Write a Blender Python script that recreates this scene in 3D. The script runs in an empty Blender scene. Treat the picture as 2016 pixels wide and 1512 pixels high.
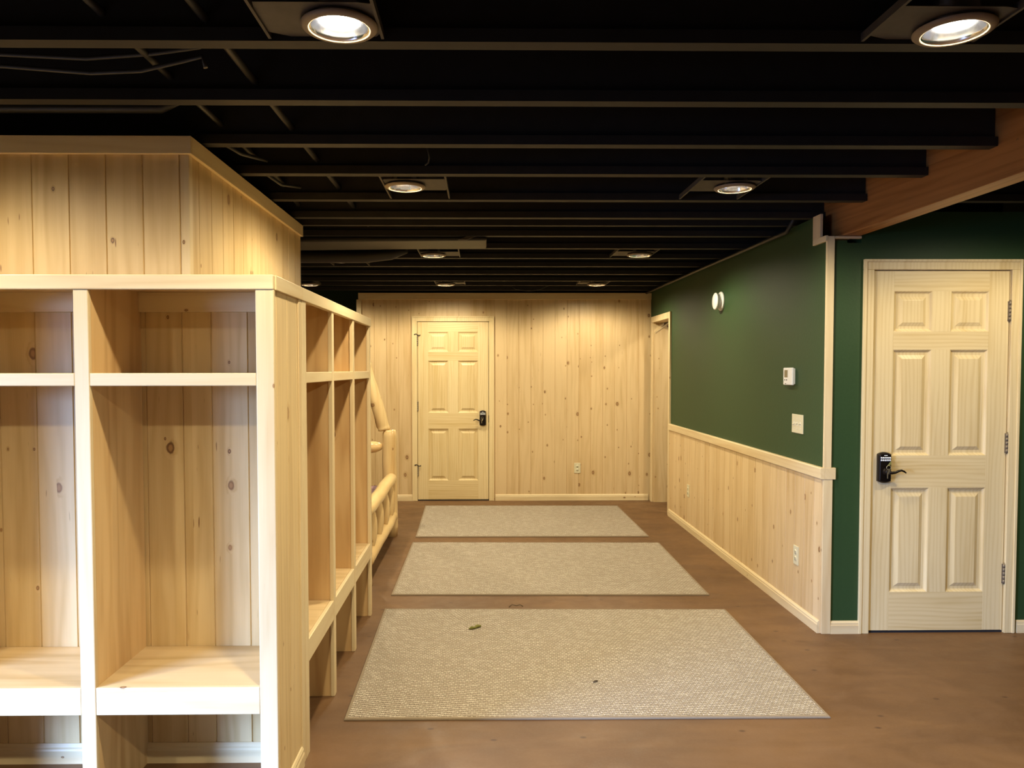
import bpy, bmesh, math, random
from mathutils import Matrix, Vector
random.seed(7)
scn = bpy.context.scene
COL = scn.collection

# ------------------------------------------------------------------ camera
cam_d = bpy.data.cameras.new('camera'); cam = bpy.data.objects.new('camera', cam_d); COL.objects.link(cam)
H, YAW, PITCH, ROLL, FPX, CX, CY = 1.4967, -.0133, -.0367, -.0008, 1512., 969.85, 783.03
_F = Vector((-math.sin(YAW)*math.cos(PITCH), math.cos(YAW)*math.cos(PITCH), math.sin(PITCH)))
_R = Vector((math.cos(YAW), math.sin(YAW), 0)); _U = _R.cross(_F)
_R2 = _R*math.cos(ROLL)+_U*math.sin(ROLL); _U2 = _U*math.cos(ROLL)-_R*math.sin(ROLL)
cam.matrix_world = Matrix(((_R2.x,_U2.x,-_F.x,0),(_R2.y,_U2.y,-_F.y,0),(_R2.z,_U2.z,-_F.z,H),(0,0,0,1)))
cam_d.sensor_fit = 'HORIZONTAL'; cam_d.sensor_width = 36.0; cam_d.lens = 36.0*FPX/2016
cam_d.shift_x = (1008-CX)/2016; cam_d.shift_y = (CY-756)/2016
cam_d.clip_start = .05; cam_d.clip_end = 60
scn.camera = cam

# ------------------------------------------------------------------ world, daylight, exposure
w = bpy.data.worlds.new('world'); scn.world = w; w.use_nodes = True
w.node_tree.nodes['Background'].inputs[0].default_value = (.55,.70,1,1)
w.node_tree.nodes['Background'].inputs[1].default_value = .02
vs = scn.view_settings
vs.view_transform = 'Standard'; vs.look = 'None'; vs.gamma = 1.0; vs.use_curve_mapping = False
vs.exposure = 0.0
LAMP_W = 84.0                    # each recessed lamp
LAMP_C = (1.0,.86,.595)
DAY_W = 235.0                    # daylight through the glass door in the left outer wall
day_d = bpy.data.lights.new('daylight','AREA'); day_d.shape='RECTANGLE'; day_d.size=1.15; day_d.size_y=1.85; day_d.spread=math.radians(82)
day_d.energy = DAY_W; day_d.color = (.31,.50,1.0)
day = bpy.data.objects.new('daylight', day_d); COL.objects.link(day)
day.location = (-3.64,.06,1.05)
day.rotation_euler = Vector((1,.74,-.72)).to_track_quat('-Z','Y').to_euler()     # into the room and slightly down
LAMPS = [(-.365,2.006),(1.225,2.010),(-.37,3.735),(1.225,3.745),(-.376,5.95),(1.207,5.92),(-.378,7.98),(1.183,7.97),
         (-1.157,6.25),(-1.78,7.99),(2.86,3.36),(-.365,.25),(1.225,.25),(-1.955,2.006),(-1.95,.25),(2.55,7.40)]

# ------------------------------------------------------------------ mesh helpers
class MB:
    def __init__(s): s.v=[]; s.f=[]; s.sm=[]
    def add(s, vs, fs, smooth=False):
        n=len(s.v); s.v+= [tuple(q) for q in vs]; s.f += [tuple(i+n for i in q) for q in fs]; s.sm += [smooth]*len(fs); return s
    def box(s,x0,x1,y0,y1,z0,z1):
        x0,x1=min(x0,x1),max(x0,x1); y0,y1=min(y0,y1),max(y0,y1); z0,z1=min(z0,z1),max(z0,z1)
        return s.add([(x0,y0,z0),(x1,y0,z0),(x1,y1,z0),(x0,y1,z0),(x0,y0,z1),(x1,y0,z1),(x1,y1,z1),(x0,y1,z1)],
              [(0,3,2,1),(4,5,6,7),(0,1,5,4),(1,2,6,5),(2,3,7,6),(3,0,4,7)])
    def tube(s, pts, rad, n=12, caps=True, round_end=False):
        pts=[Vector(p) for p in pts]; rad=rad if isinstance(rad,(list,tuple)) else [rad]*len(pts)
        vs=[]; t0=(pts[1]-pts[0]).normalized(); up=Vector((0,0,1)) if abs(t0.z)<.9 else Vector((1,0,0))
        a=t0.cross(up).normalized()
        for i,p in enumerate(pts):
            t=(pts[min(i+1,len(pts)-1)]-pts[max(i-1,0)]).normalized()
            a=(a-t*a.dot(t)).normalized(); b=t.cross(a)
            for k in range(n):
                q=2*math.pi*k/n; vs.append(p+(a*math.cos(q)+b*math.sin(q))*rad[i])
        fs=[]
        for i in range(len(pts)-1):
            for k in range(n):
                fs.append((i*n+k,i*n+(k+1)%n,(i+1)*n+(k+1)%n,(i+1)*n+k))
        s.add(vs,fs,True)
        if caps:
            m=len(s.v)-len(vs)
            s.f.append(tuple(m+k for k in reversed(range(n)))); s.sm.append(False)
            s.f.append(tuple(m+(len(pts)-1)*n+k for k in range(n))); s.sm.append(False)
        return s
    def lathe(s, prof, n=32, axis='Z', c=(0,0,0), smooth=True):
        vs=[]
        for r,h in prof:
            for k in range(n):
                q=2*math.pi*k/n; x,y=r*math.cos(q),r*math.sin(q)
                p={'Z':(x,y,h),'X':(h,x,y),'Y':(x,h,y)}[axis]
                vs.append((c[0]+p[0],c[1]+p[1],c[2]+p[2]))
        fs=[(i*n+k,i*n+(k+1)%n,(i+1)*n+(k+1)%n,(i+1)*n+k) for i in range(len(prof)-1) for k in range(n)]
        return s.add(vs,fs,smooth)
    def prism(s, poly, axis, a0, a1):
        """2D polygon extruded along axis; poly coords are the two other axes in xyz order"""
        n=len(poly)
        def P(q,a): return {'X':(a,q[0],q[1]),'Y':(q[0],a,q[1]),'Z':(q[0],q[1],a)}[axis]
        vs=[P(q,a0) for q in poly]+[P(q,a1) for q in poly]
        fs=[(k,(k+1)%n,n+(k+1)%n,n+k) for k in range(n)]+[tuple(reversed(range(n))),tuple(range(n,2*n))]
        return s.add(vs,fs)
    def rects(s, rings, close=True):
        """nested rectangles facing -Y: (x0,x1,z0,z1,y)"""
        vs=[]
        for x0,x1,z0,z1,y in rings: vs+=[(x0,y,z0),(x1,y,z0),(x1,y,z1),(x0,y,z1)]
        fs=[]
        for i in range(len(rings)-1):
            for k in range(4): fs.append((i*4+k,i*4+(k+1)%4,i*4+4+(k+1)%4,i*4+4+k))
        if close: m=(len(rings)-1)*4; fs.append((m,m+1,m+2,m+3))
        return s.add(vs,fs)

def obj(name, mb, mat, parent=None, bevel=0, seg=2):
    me=bpy.data.meshes.new(name); 
    off=Vector((0,0,0))
    if parent is not None:
        p=parent
        while p is not None: off+=p.location; p=p.parent
    me.from_pydata([tuple(Vector(v)-off) for v in mb.v],[],mb.f)
    bm=bmesh.new(); bm.from_mesh(me); bmesh.ops.recalc_face_normals(bm, faces=bm.faces); bm.to_mesh(me); bm.free()
    for p,sm in zip(me.polygons, mb.sm): p.use_smooth=sm
    me.materials.append(mat)
    o=bpy.data.objects.new(name, me); COL.objects.link(o)
    if parent is not None: o.parent=parent
    if bevel:
        m=o.modifiers.new('bevel','BEVEL'); m.width=bevel; m.segments=seg; m.limit_method='ANGLE'; m.angle_limit=.6
        m.harden_normals=False
    return o
def centred(name, mb, mat, loc, bevel=0):
    """a one-mesh thing whose origin is at loc"""
    L=Vector(loc); mb.v=[tuple(Vector(v)-L) for v in mb.v]
    o=obj(name, mb, mat, None, bevel); o.location=L; return o
def tag(o, label, cat, group=None, kind=None):
    o['label']=label; o['category']=cat
    if group: o['group']=group
    if kind: o['kind']=kind
    return o
def thing(name, label, cat, loc=(0,0,0), group=None, kind=None):
    o=bpy.data.objects.new(name, None); COL.objects.link(o); o.location=loc; o.empty_display_size=.1
    return tag(o,label,cat,group,kind)
def struct(name, mb, mat, label, cat, bevel=0):
    o=obj(name, mb, mat, None, bevel); return tag(o,label,cat,None,'structure')
def copy_tree(o, parent=None, dx=(0,0,0)):
    c=o.copy(); COL.objects.link(c)
    if parent is None: c.location=Vector(o.location)+Vector(dx)
    else: c.parent=parent
    for ch in list(o.children): copy_tree(ch,c)
    return c

# ------------------------------------------------------------------ materials
def new_mat(name):
    m=bpy.data.materials.new(name); m.use_nodes=True; nt=m.node_tree
    return m, nt, nt.nodes['Principled BSDF']
def mth(nt, op, a, b=None, c=None, clamp=False):
    n=nt.nodes.new('ShaderNodeMath'); n.operation=op; n.use_clamp=clamp
    for i,q in enumerate((a,b,c)):
        if q is None: continue
        if isinstance(q,(int,float)): n.inputs[i].default_value=q
        else: nt.links.new(q,n.inputs[i])
    return n.outputs[0]
def comb(nt,x,y,z):
    n=nt.nodes.new('ShaderNodeCombineXYZ')
    for i,q in enumerate((x,y,z)):
        if isinstance(q,(int,float)): n.inputs[i].default_value=q
        else: nt.links.new(q,n.inputs[i])
    return n.outputs[0]
def mixc(nt,f,a,b):
    n=nt.nodes.new('ShaderNodeMix'); n.data_type='RGBA'
    for s,q in ((n.inputs['Factor'],f),(n.inputs[6],a),(n.inputs[7],b)):
        if isinstance(q,(int,float)): s.default_value=q
        elif isinstance(q,tuple): s.default_value=(*q,1) if len(q)==3 else q
        else: nt.links.new(q,s)
    return n.outputs[2]
def noise(nt,vec,scale=1,detail=2,rough=.5,dist=0):
    n=nt.nodes.new('ShaderNodeTexNoise'); n.inputs['Scale'].default_value=scale; n.inputs['Detail'].default_value=detail
    n.inputs['Roughness'].default_value=rough; n.inputs['Distortion'].default_value=dist
    nt.links.new(vec,n.inputs['Vector']); return n.outputs['Fac']
def smooth(nt,x,a,b,lo=0.,hi=1.):
    n=nt.nodes.new('ShaderNodeMapRange'); n.interpolation_type='SMOOTHSTEP'
    nt.links.new(x,n.inputs[0]); n.inputs[1].default_value=a; n.inputs[2].default_value=b
    n.inputs[3].default_value=lo; n.inputs[4].default_value=hi; return n.outputs[0]
def bump(nt,h,strength,dist,bsdf):
    n=nt.nodes.new('ShaderNodeBump'); n.inputs['Strength'].default_value=strength; n.inputs['Distance'].default_value=dist
    nt.links.new(h,n.inputs['Height']); nt.links.new(n.outputs[0],bsdf.inputs['Normal'])

def pine(name, along='Z', board=0, knots=1.0, streak=.5, grain=.35, base=(.70,.52,.285), dark=(.50,.325,.135), vary=.16, rough=.42, freq=90, seed=0., warpk=26.0):
    m,nt,b=new_mat(name)
    tc=nt.nodes.new('ShaderNodeTexCoord'); sp=nt.nodes.new('ShaderNodeSeparateXYZ'); nt.links.new(tc.outputs['Object'],sp.inputs[0])
    x,y,z=sp.outputs
    oi=nt.nodes.new('ShaderNodeObjectInfo'); rnd=oi.outputs['Random']
    if along=='Z': u,v=mth(nt,'ADD',x,y),z
    elif along=='X': u,v=mth(nt,'ADD',z,y),x
    else: u,v=mth(nt,'ADD',x,z),y
    bid=mth(nt,'FLOOR',mth(nt,'DIVIDE',u,board)) if board else 0.0
    wn=nt.nodes.new('ShaderNodeTexWhiteNoise'); wn.noise_dimensions='2D'
    nt.links.new(comb(nt, bid if board else seed, mth(nt,'MULTIPLY_ADD',rnd,37.3,seed), 0), wn.inputs['Vector'])
    r1=wn.outputs['Value']; sc=nt.nodes.new('ShaderNodeSeparateColor'); nt.links.new(wn.outputs['Color'],sc.inputs[0])
    r2,r3=sc.outputs[1],sc.outputs[2]
    off=mth(nt,'MULTIPLY',r1,40.0)
    vo=mth(nt,'ADD',v,off); uo=mth(nt,'ADD',u,mth(nt,'MULTIPLY',r2,3.0))
    # knots: one voronoi field, only some cells carry one
    vo_n=nt.nodes.new('ShaderNodeTexVoronoi'); vo_n.voronoi_dimensions='2D'; vo_n.inputs['Scale'].default_value=1
    nt.links.new(comb(nt,mth(nt,'MULTIPLY',uo,7.5),mth(nt,'MULTIPLY',vo,5.0),0),vo_n.inputs['Vector'])
    d=vo_n.outputs['Distance']; kc=nt.nodes.new('ShaderNodeSeparateColor'); nt.links.new(vo_n.outputs['Color'],kc.inputs[0])
    has=mth(nt,'LESS_THAN',kc.outputs[0],.42*knots)
    kr=mth(nt,'MULTIPLY_ADD',mth(nt,'POWER',kc.outputs[1],3.2),.085,.028)      # radius in cells
    q=mth(nt,'DIVIDE',d,kr)
    kin=mth(nt,'MULTIPLY',smooth(nt,q,.85,1.1,1,0),has)
    q=mth(nt,'MULTIPLY',q,mth(nt,'MULTIPLY_ADD',noise(nt,comb(nt,mth(nt,'MULTIPLY',uo,90),mth(nt,'MULTIPLY',vo,60),0),1,1),.5,.75))
    ring=mth(nt,'MULTIPLY',mth(nt,'MULTIPLY',smooth(nt,q,.35,.8),smooth(nt,q,.95,1.25,1,0)),mth(nt,'MULTIPLY',has,mth(nt,'MULTIPLY_ADD',kc.outputs[2],.75,.25)))
    halo=mth(nt,'MULTIPLY',smooth(nt,q,.9,2.6,1,0),has)
    # grain
    warp=noise(nt,comb(nt,mth(nt,'MULTIPLY',uo,7.0),mth(nt,'MULTIPLY',vo,.75),0),1,2,.5)
    ph=mth(nt,'MULTIPLY_ADD',warp,warpk,mth(nt,'MULTIPLY',uo,freq))
    ph=mth(nt,'ADD',ph,mth(nt,'MULTIPLY',halo,5.0))
    g=mth(nt,'MULTIPLY_ADD',mth(nt,'SINE',ph),.5,.5); g=mth(nt,'POWER',g,1.8)
    fine=noise(nt,comb(nt,mth(nt,'MULTIPLY',uo,260),mth(nt,'MULTIPLY',vo,5),0),1,2,.6)
    broad=noise(nt,comb(nt,mth(nt,'MULTIPLY',uo,11),mth(nt,'MULTIPLY',vo,.9),7.),1,3,.6)
    gr=mth(nt,'ADD',mth(nt,'MULTIPLY',g,grain),mth(nt,'MULTIPLY',fine,.28))
    gr=mth(nt,'ADD',gr,smooth(nt,broad,.42,.78,0,.55))
    gr=mth(nt,'ADD',gr,mth(nt,'MULTIPLY',mth(nt,'SUBTRACT',r3,.5),vary*3.2))
    gr=mth(nt,'SUBTRACT',gr,.12,clamp=True)
    col=mixc(nt,gr,base,dark)
    # pitch streaks
    st=noise(nt,comb(nt,mth(nt,'MULTIPLY',uo,95),mth(nt,'MULTIPLY',vo,11),3.),1,1,.4)
    gate=noise(nt,comb(nt,mth(nt,'MULTIPLY',uo,6),mth(nt,'MULTIPLY',vo,1.3),11.),1,1,.5)
    sm=mth(nt,'MULTIPLY',smooth(nt,st,.72,.79),smooth(nt,gate,.50,.62)); sm=mth(nt,'MULTIPLY',sm,streak)
    col=mixc(nt,mth(nt,'MULTIPLY',halo,.25),col,(.44,.25,.09))
    col=mixc(nt,sm,col,(.23,.115,.04))
    col=mixc(nt,mth(nt,'MULTIPLY',kin,.72),col,(.33,.16,.055))
    col=mixc(nt,mth(nt,'MULTIPLY',ring,.85),col,(.095,.038,.015))
    nt.links.new(col,b.inputs['Base Color']); b.inputs['Roughness'].default_value=rough
    b.inputs['Specular IOR Level'].default_value=.35
    bump(nt,mth(nt,'ADD',gr,fine),.08,.002,b)
    return m
BW=.1365
M={}
M['tg']=pine('pine_boards','Z',BW,1.0,.45,.22)
M['tg_lk']=pine('pine_boards_streaky','Z',BW,.8,1.0,.3,base=(.70,.525,.27),dark=(.50,.33,.13),seed=3.)
M['pz']=pine('pine_upright','Z',0,.28,.15,.22,base=(.73,.59,.345),dark=(.58,.40,.19),vary=.08,seed=1.)
M['px']=pine('pine_rail','X',0,.28,.12,.22,base=(.73,.59,.345),dark=(.58,.40,.19),vary=.08,seed=2.)
M['py']=pine('pine_rail_deep','Y',0,.15,.10,.22,base=(.73,.59,.345),dark=(.58,.40,.19),vary=.08,seed=4.)
M['ply']=pine('pine_plywood','Z',0,.05,.15,.5,base=(.66,.44,.20),dark=(.47,.27,.10),vary=.06,freq=38,seed=5.)
M['seat']=pine('pine_seat','X',0,.06,.05,.5,base=(.70,.52,.28),dark=(.52,.35,.15),vary=.08,freq=45,seed=6.)
M['doz']=pine('clear_pine_upright','Z',0,0,.05,.30,base=(.76,.61,.34),dark=(.58,.41,.17),vary=.12,freq=270,rough=.36,seed=8.,warpk=30.)
M['dox']=pine('clear_pine_crosswise','X',0,0,.05,.30,base=(.76,.61,.34),dark=(.58,.41,.17),vary=.10,freq=260,rough=.36,seed=9.,warpk=30.)
M['beam']=pine('fir_beam','Y',.038,.15,.5,.35,base=(.40,.175,.05),dark=(.24,.09,.022),vary=.25,freq=160,seed=10.)
M['log']=pine('peeled_log','Z',0,1.1,.25,.3,base=(.72,.54,.27),dark=(.55,.34,.13),vary=.05,freq=60,rough=.22,seed=12.)
M['logx']=pine('peeled_log_lying','X',0,.25,.25,.3,base=(.74,.52,.24),dark=(.55,.34,.13),vary=.05,freq=60,rough=.22,seed=13.)
M['logy']=pine('peeled_log_rail','Y',0,.2,.25,.3,base=(.76,.56,.27),dark=(.57,.37,.15),vary=.05,freq=60,rough=.22,seed=14.)

def plain(name,col,rough=.5,metal=0,spec=.5,nz=0,nscale=30,nb=0):
    m,nt,b=new_mat(name); b.inputs['Roughness'].default_value=rough; b.inputs['Metallic'].default_value=metal
    b.inputs['Specular IOR Level'].default_value=spec
    tc=nt.nodes.new('ShaderNodeTexCoord'); n=noise(nt,tc.outputs['Object'],nscale,3,.6)
    c2=tuple(max(0,q*(1-nz)) for q in col); c1=tuple(min(1,q*(1+nz)) for q in col)
    nt.links.new(mixc(nt,n,c2,c1),b.inputs['Base Color'])
    if nb: bump(nt,n,nb,.002,b)
    return m
M['black']=plain('black_ceiling_paint',(.0165,.0152,.0140),.62,0,.35,.35,14,.2)
M['blackpipe']=plain('black_painted_pipe',(.019,.018,.015),.5,0,.4,.2,20)
M['blackwire']=plain('black_painted_cable',(.032,.032,.030),.5,0,.4,.2,20)
M['plate']=plain('dusty_black_metal',(.060,.052,.045),.6,.1,.4,.4,25)
M['green']=plain('green_wall_paint',(.024,.058,.018),.55,0,.35,.10,60,.25)
M['white']=plain('white_plastic',(.78,.78,.74),.35,0,.5,.03)
M['ivory']=plain('ivory_plastic',(.68,.63,.42),.35,0,.5,.03)
M['slot']=plain('dark_slot',(.05,.04,.03),.6)
M['lcd']=plain('lcd_grey',(.20,.17,.10),.25)
M['bronze']=plain('dark_bronze',(.018,.013,.010),.35,.7,.5,.2,40)
M['steel']=plain('satin_hinge_metal',(.23,.18,.12),.5,.4,.5,.1,40)
M['keym']=plain('brass_key',(.62,.56,.38),.3,.9)
M['olive']=plain('olive_key_tag',(.20,.20,.06),.5)
M['button']=plain('pale_buttons',(.72,.75,.76),.4)
M['reflector']=plain('lamp_reflector',(.72,.73,.76),.16,1.0,.5,.04,9)
M['trimring']=plain('lamp_trim_ring',(.22,.17,.12),.5,0,.4,.15,20)
M['binding']=plain('taupe_rug_binding',(.27,.21,.14),.85,0,.2,.2,200,.4)
M['leaf']=plain('olive_leaf',(.17,.16,.03),.7,0,.3,.3,120)
M['twig']=plain('brown_twig',(.09,.06,.03),.8)
M['void']=plain('dark_floor_gap',(.012,.012,.016),.8)
M['mattress']=plain('cream_mattress',(.60,.55,.48),.9)
M['back_wall']=plain('tan_wall_paint',(.45,.36,.23),.7,0,.3,.05)

def floor_mat():
    m,nt,b=new_mat('stained_brown_concrete')
    tc=nt.nodes.new('ShaderNodeTexCoord'); o=tc.outputs['Object']
    sp=nt.nodes.new('ShaderNodeSeparateXYZ'); nt.links.new(o,sp.inputs[0]); x,y,z=sp.outputs
    n1=noise(nt,o,1.1,4,.6,.6); n2=noise(nt,o,7,4,.65,.3); n3=noise(nt,o,90,2,.6)
    tro=noise(nt,comb(nt,mth(nt,'MULTIPLY',x,1.4),mth(nt,'MULTIPLY',y,4.5),0),1,3,.6,.8)   # trowel sweeps
    f=mth(nt,'ADD',mth(nt,'MULTIPLY',n1,.5),mth(nt,'MULTIPLY',tro,.5))
    col=mixc(nt,smooth(nt,f,.33,.66),(.105,.050,.019),(.172,.088,.035))
    col=mixc(nt,mth(nt,'MULTIPLY',smooth(nt,n2,.4,.75),.35),col,(.17,.095,.046))
    col=mixc(nt,mth(nt,'MULTIPLY',smooth(nt,n3,.4,.7),.12),col,(.20,.125,.07))
    dk=noise(nt,comb(nt,mth(nt,'MULTIPLY',x,2.6),mth(nt,'MULTIPLY',y,7),5.),1,2,.5,.5)
    col=mixc(nt,mth(nt,'MULTIPLY',smooth(nt,dk,.66,.82),.55),col,(.075,.034,.014))
    vv=nt.nodes.new('ShaderNodeTexVoronoi'); vv.voronoi_dimensions='2D'; vv.inputs['Scale'].default_value=3.1
    nt.links.new(comb(nt,x,mth(nt,'MULTIPLY',y,1.5),0),vv.inputs['Vector'])
    cc=nt.nodes.new('ShaderNodeSeparateColor'); nt.links.new(vv.outputs['Color'],cc.inputs[0])
    sp_=mth(nt,'MULTIPLY',smooth(nt,vv.outputs['Distance'],.02,.06,1,0),mth(nt,'LESS_THAN',cc.outputs[0],.4))
    col=mixc(nt,mth(nt,'MULTIPLY',sp_,.7),col,(.05,.022,.01))
    nt.links.new(col,b.inputs['Base Color'])
    nt.links.new(smooth(nt,n2,.3,.7,.42,.58),b.inputs['Roughness']); b.inputs['Specular IOR Level'].default_value=.32
    bump(nt,n2,.10,.004,b)
    return m
M['floor']=floor_mat()

def rug_mat():
    m,nt,b=new_mat('woven_beige_rug')
    tc=nt.nodes.new('ShaderNodeTexCoord'); o=tc.outputs['Object']
    sp=nt.nodes.new('ShaderNodeSeparateXYZ'); nt.links.new(o,sp.inputs[0]); x,y,z=sp.outputs
    wob=mth(nt,'ADD',mth(nt,'MULTIPLY',mth(nt,'SUBTRACT',noise(nt,o,26,2),.5),.010),mth(nt,'MULTIPLY_ADD',x,.13,mth(nt,'MULTIPLY',noise(nt,o,1.3,1),.12)))
    px,py=.0235,.0185
    r=mth(nt,'DIVIDE',mth(nt,'ADD',y,wob),py); row=mth(nt,'FLOOR',r); fv=mth(nt,'SUBTRACT',mth(nt,'FRACT',r),.5)
    c=mth(nt,'ADD',mth(nt,'DIVIDE',mth(nt,'ADD',x,wob),px),mth(nt,'MULTIPLY',row,.5)); ci=mth(nt,'FLOOR',c); fu=mth(nt,'SUBTRACT',mth(nt,'FRACT',c),.5)
    wn=nt.nodes.new('ShaderNodeTexWhiteNoise'); wn.noise_dimensions='2D'; nt.links.new(comb(nt,ci,row,0),wn.inputs['Vector'])
    rr=wn.outputs['Value']
    e=mth(nt,'ADD',mth(nt,'POWER',mth(nt,'ABSOLUTE',mth(nt,'MULTIPLY',fu,2.0)),3.0),mth(nt,'POWER',mth(nt,'ABSOLUTE',mth(nt,'MULTIPLY',fv,2.1)),2.6))
    hgt=smooth(nt,e,.2,1.25,1,0)
    thin=smooth(nt,mth(nt,'ABSOLUTE',fv),.15,.30)                       # gaps between yarn rows
    mid=smooth(nt,mth(nt,'ABSOLUTE',fu),.22,.40,1,0)
    spk=mth(nt,'MULTIPLY',mth(nt,'MULTIPLY',thin,mid),smooth(nt,rr,.0,.5,.55,1.))
    fine=noise(nt,o,420,2,.6); big=noise(nt,o,3,3,.6)
    tone=mth(nt,'ADD',mth(nt,'MULTIPLY',rr,.5),mth(nt,'MULTIPLY',fine,.6))
    col=mixc(nt,smooth(nt,tone,.2,.95),(.38,.315,.235),(.62,.545,.43))
    col=mixc(nt,mth(nt,'MULTIPLY',big,.2),col,(.42,.36,.27))
    col=mixc(nt,mth(nt,'MULTIPLY',spk,.92),col,(.085,.060,.036))
    nt.links.new(col,b.inputs['Base Color']); b.inputs['Roughness'].default_value=.9; b.inputs['Specular IOR Level'].default_value=.15
    bump(nt,mth(nt,'ADD',hgt,mth(nt,'MULTIPLY',fine,.3)),.8,.004,b)
    return m
M['rug']=rug_mat()

def plaid_mat():
    m,nt,b=new_mat('plum_plaid_bedding')
    tc=nt.nodes.new('ShaderNodeTexCoord'); sp=nt.nodes.new('ShaderNodeSeparateXYZ'); nt.links.new(tc.outputs['Object'],sp.inputs[0])
    x,y,z=sp.outputs
    a=mth(nt,'MULTIPLY_ADD',mth(nt,'SINE',mth(nt,'MULTIPLY',y,95)),.5,.5); c=mth(nt,'MULTIPLY_ADD',mth(nt,'SINE',mth(nt,'MULTIPLY',mth(nt,'ADD',x,z),95)),.5,.5)
    col=mixc(nt,smooth(nt,a,.4,.8),(.20,.08,.09),(.42,.30,.30)); col=mixc(nt,mth(nt,'MULTIPLY',smooth(nt,c,.5,.8),.5),col,(.09,.05,.07))
    nt.links.new(col,b.inputs['Base Color']); b.inputs['Roughness'].default_value=.9
    return m
M['plaid']=plaid_mat()
def bulb_mat():
    m,nt,b=new_mat('lit_bulb_glass'); b.inputs['Base Color'].default_value=(1,1,1,1)
    b.inputs['Emission Color'].default_value=(1,.93,.80,1); b.inputs['Emission Strength'].default_value=26
    return m
M['bulb']=bulb_mat()

# ------------------------------------------------------------------ tongue-and-groove panels
def tng(mb, face, plane, rects, thick=.012, parent=None):
    """V-groove boards. face '-Y','+X','-X'; plane = coordinate of board faces; rects (u0,u1,z0,z1)"""
    g,dp=.0030,.0042
    origin=-plane+((parent.location.x+parent.location.y) if parent else 0.)   # joints line up with the board tones
    for u0,u1,z0,z1 in rects:
        prof=[(u0,0)]; k=math.floor((u0-origin)/BW)+1
        while origin+k*BW < u1-1e-4:
            c=origin+k*BW
            if c-g>u0+.001 and c+g<u1-.001: prof+=[(c-g,0),(c-.0006,dp),(c+.0006,dp),(c+g,0)]
            k+=1
        prof.append((u1,0))
        def P(u,d,z): return {'-Y':(u,plane+d,z),'-X':(plane+d,u,z),'+X':(plane-d,u,z)}[face]
        n=len(prof); vs=[P(u,d,z0) for u,d in prof]+[P(u,d,z1) for u,d in prof]
        m=len(vs); vs+=[P(u0,thick,z0),P(u1,thick,z0),P(u0,thick,z1),P(u1,thick,z1)]
        fs=[(i,i+1,n+i+1,n+i) for i in range(n-1)]
        fs+=[(m,m+1,m+3,m+2),(0,m,m+2,n),(n-1,m+1,m+3,2*n-1)]
        fs+=[tuple(list(range(n))+[m+1,m]),tuple(list(range(n,2*n))+[m+3,m+2])]
        mb.add(vs,fs)
    return mb

# ------------------------------------------------------------------ setting
ZJ=2.375; ZD=2.675
YF=8.73; XR=1.915; YC=4.28; YB=2.90; XB=-1.092
fl=MB().box(-4.4,5.2,-3.6,10.6,-.12,0); struct('floor',fl,M['floor'],'brown stained concrete floor with darker mottled patches','floor')
ce=MB().box(-4.4,5.2,-3.6,10.6,ZD,ZD+.05); struct('ceiling',ce,M['black'],'black painted underside of the floor deck above the joists','ceiling')
# far wall of knotty pine boards with door opening
DFx0,DFx1=-.735,.070; DZ1=2.035
wf=MB().box(-1.40,DFx0-.025,YF+.012,YF+.13,0,2.345).box(DFx1+.025,2.05,YF+.012,YF+.13,0,2.345).box(DFx0-.025,DFx1+.025,YF+.012,YF+.13,DZ1+.03,2.345)
wall_far=struct('wall_far',wf,M['back_wall'],'far end wall clad in knotty pine boards behind the bunk bed and rugs','wall')
cl=tng(MB(),'-Y',YF,[(-1.40,DFx0-.022,.0,2.29),(DFx1+.022,XR+.004,.0,2.29),(DFx0-.022,DFx1+.022,DZ1+.022,2.29)],.012)
obj('pine_cladding',cl,M['tg'],wall_far)
t=MB().box(-1.40,5.1,YF+.09,YF+.13,2.346,ZD); struct('wall_far_upper',t,M['black'],'black painted gap between the far pine wall and the floor deck','wall')
# frame boards round the far wall
t=MB().box(-1.40,XR+.004,YF-.016,YF+.012,2.288,2.362)
tag(obj('trim_1',t,M['px'],None,.002),'flat pine board along the top of the far wall','trim',None,'structure')
t=MB().box(-1.42,-1.365,YF-.018,YF+.13,0,2.288)
tag(obj('trim_2',t,M['pz'],None,.002),'narrow pine corner board at the left end of the far wall','trim',None,'structure')
def baseboard(name,label,axis,plane,a0,a1,sgn,h=.072,t=.014):
    # profile: outward d, z
    pr=[(0,0),(t,0),(t,h*.66),(t*.80,h*.74),(t*.80,h*.84),(t*.45,h*.95),(t*.28,h),(0,h)]
    pr=[(plane+sgn*d,z) for d,z in pr]
    mb=MB().prism(pr,axis,a0,a1)
    return tag(obj(name,mb,M['px'] if axis=='X' else M['py']),label,'baseboard',None,'structure')
baseboard('baseboard_far_right','pine baseboard on the far wall right of its door','X',YF,.146,XR-.02,-1)
baseboard('baseboard_far_left','short pine baseboard on the far wall between bunk bed and door','X',YF,-1.365,-.796,-1)
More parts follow.
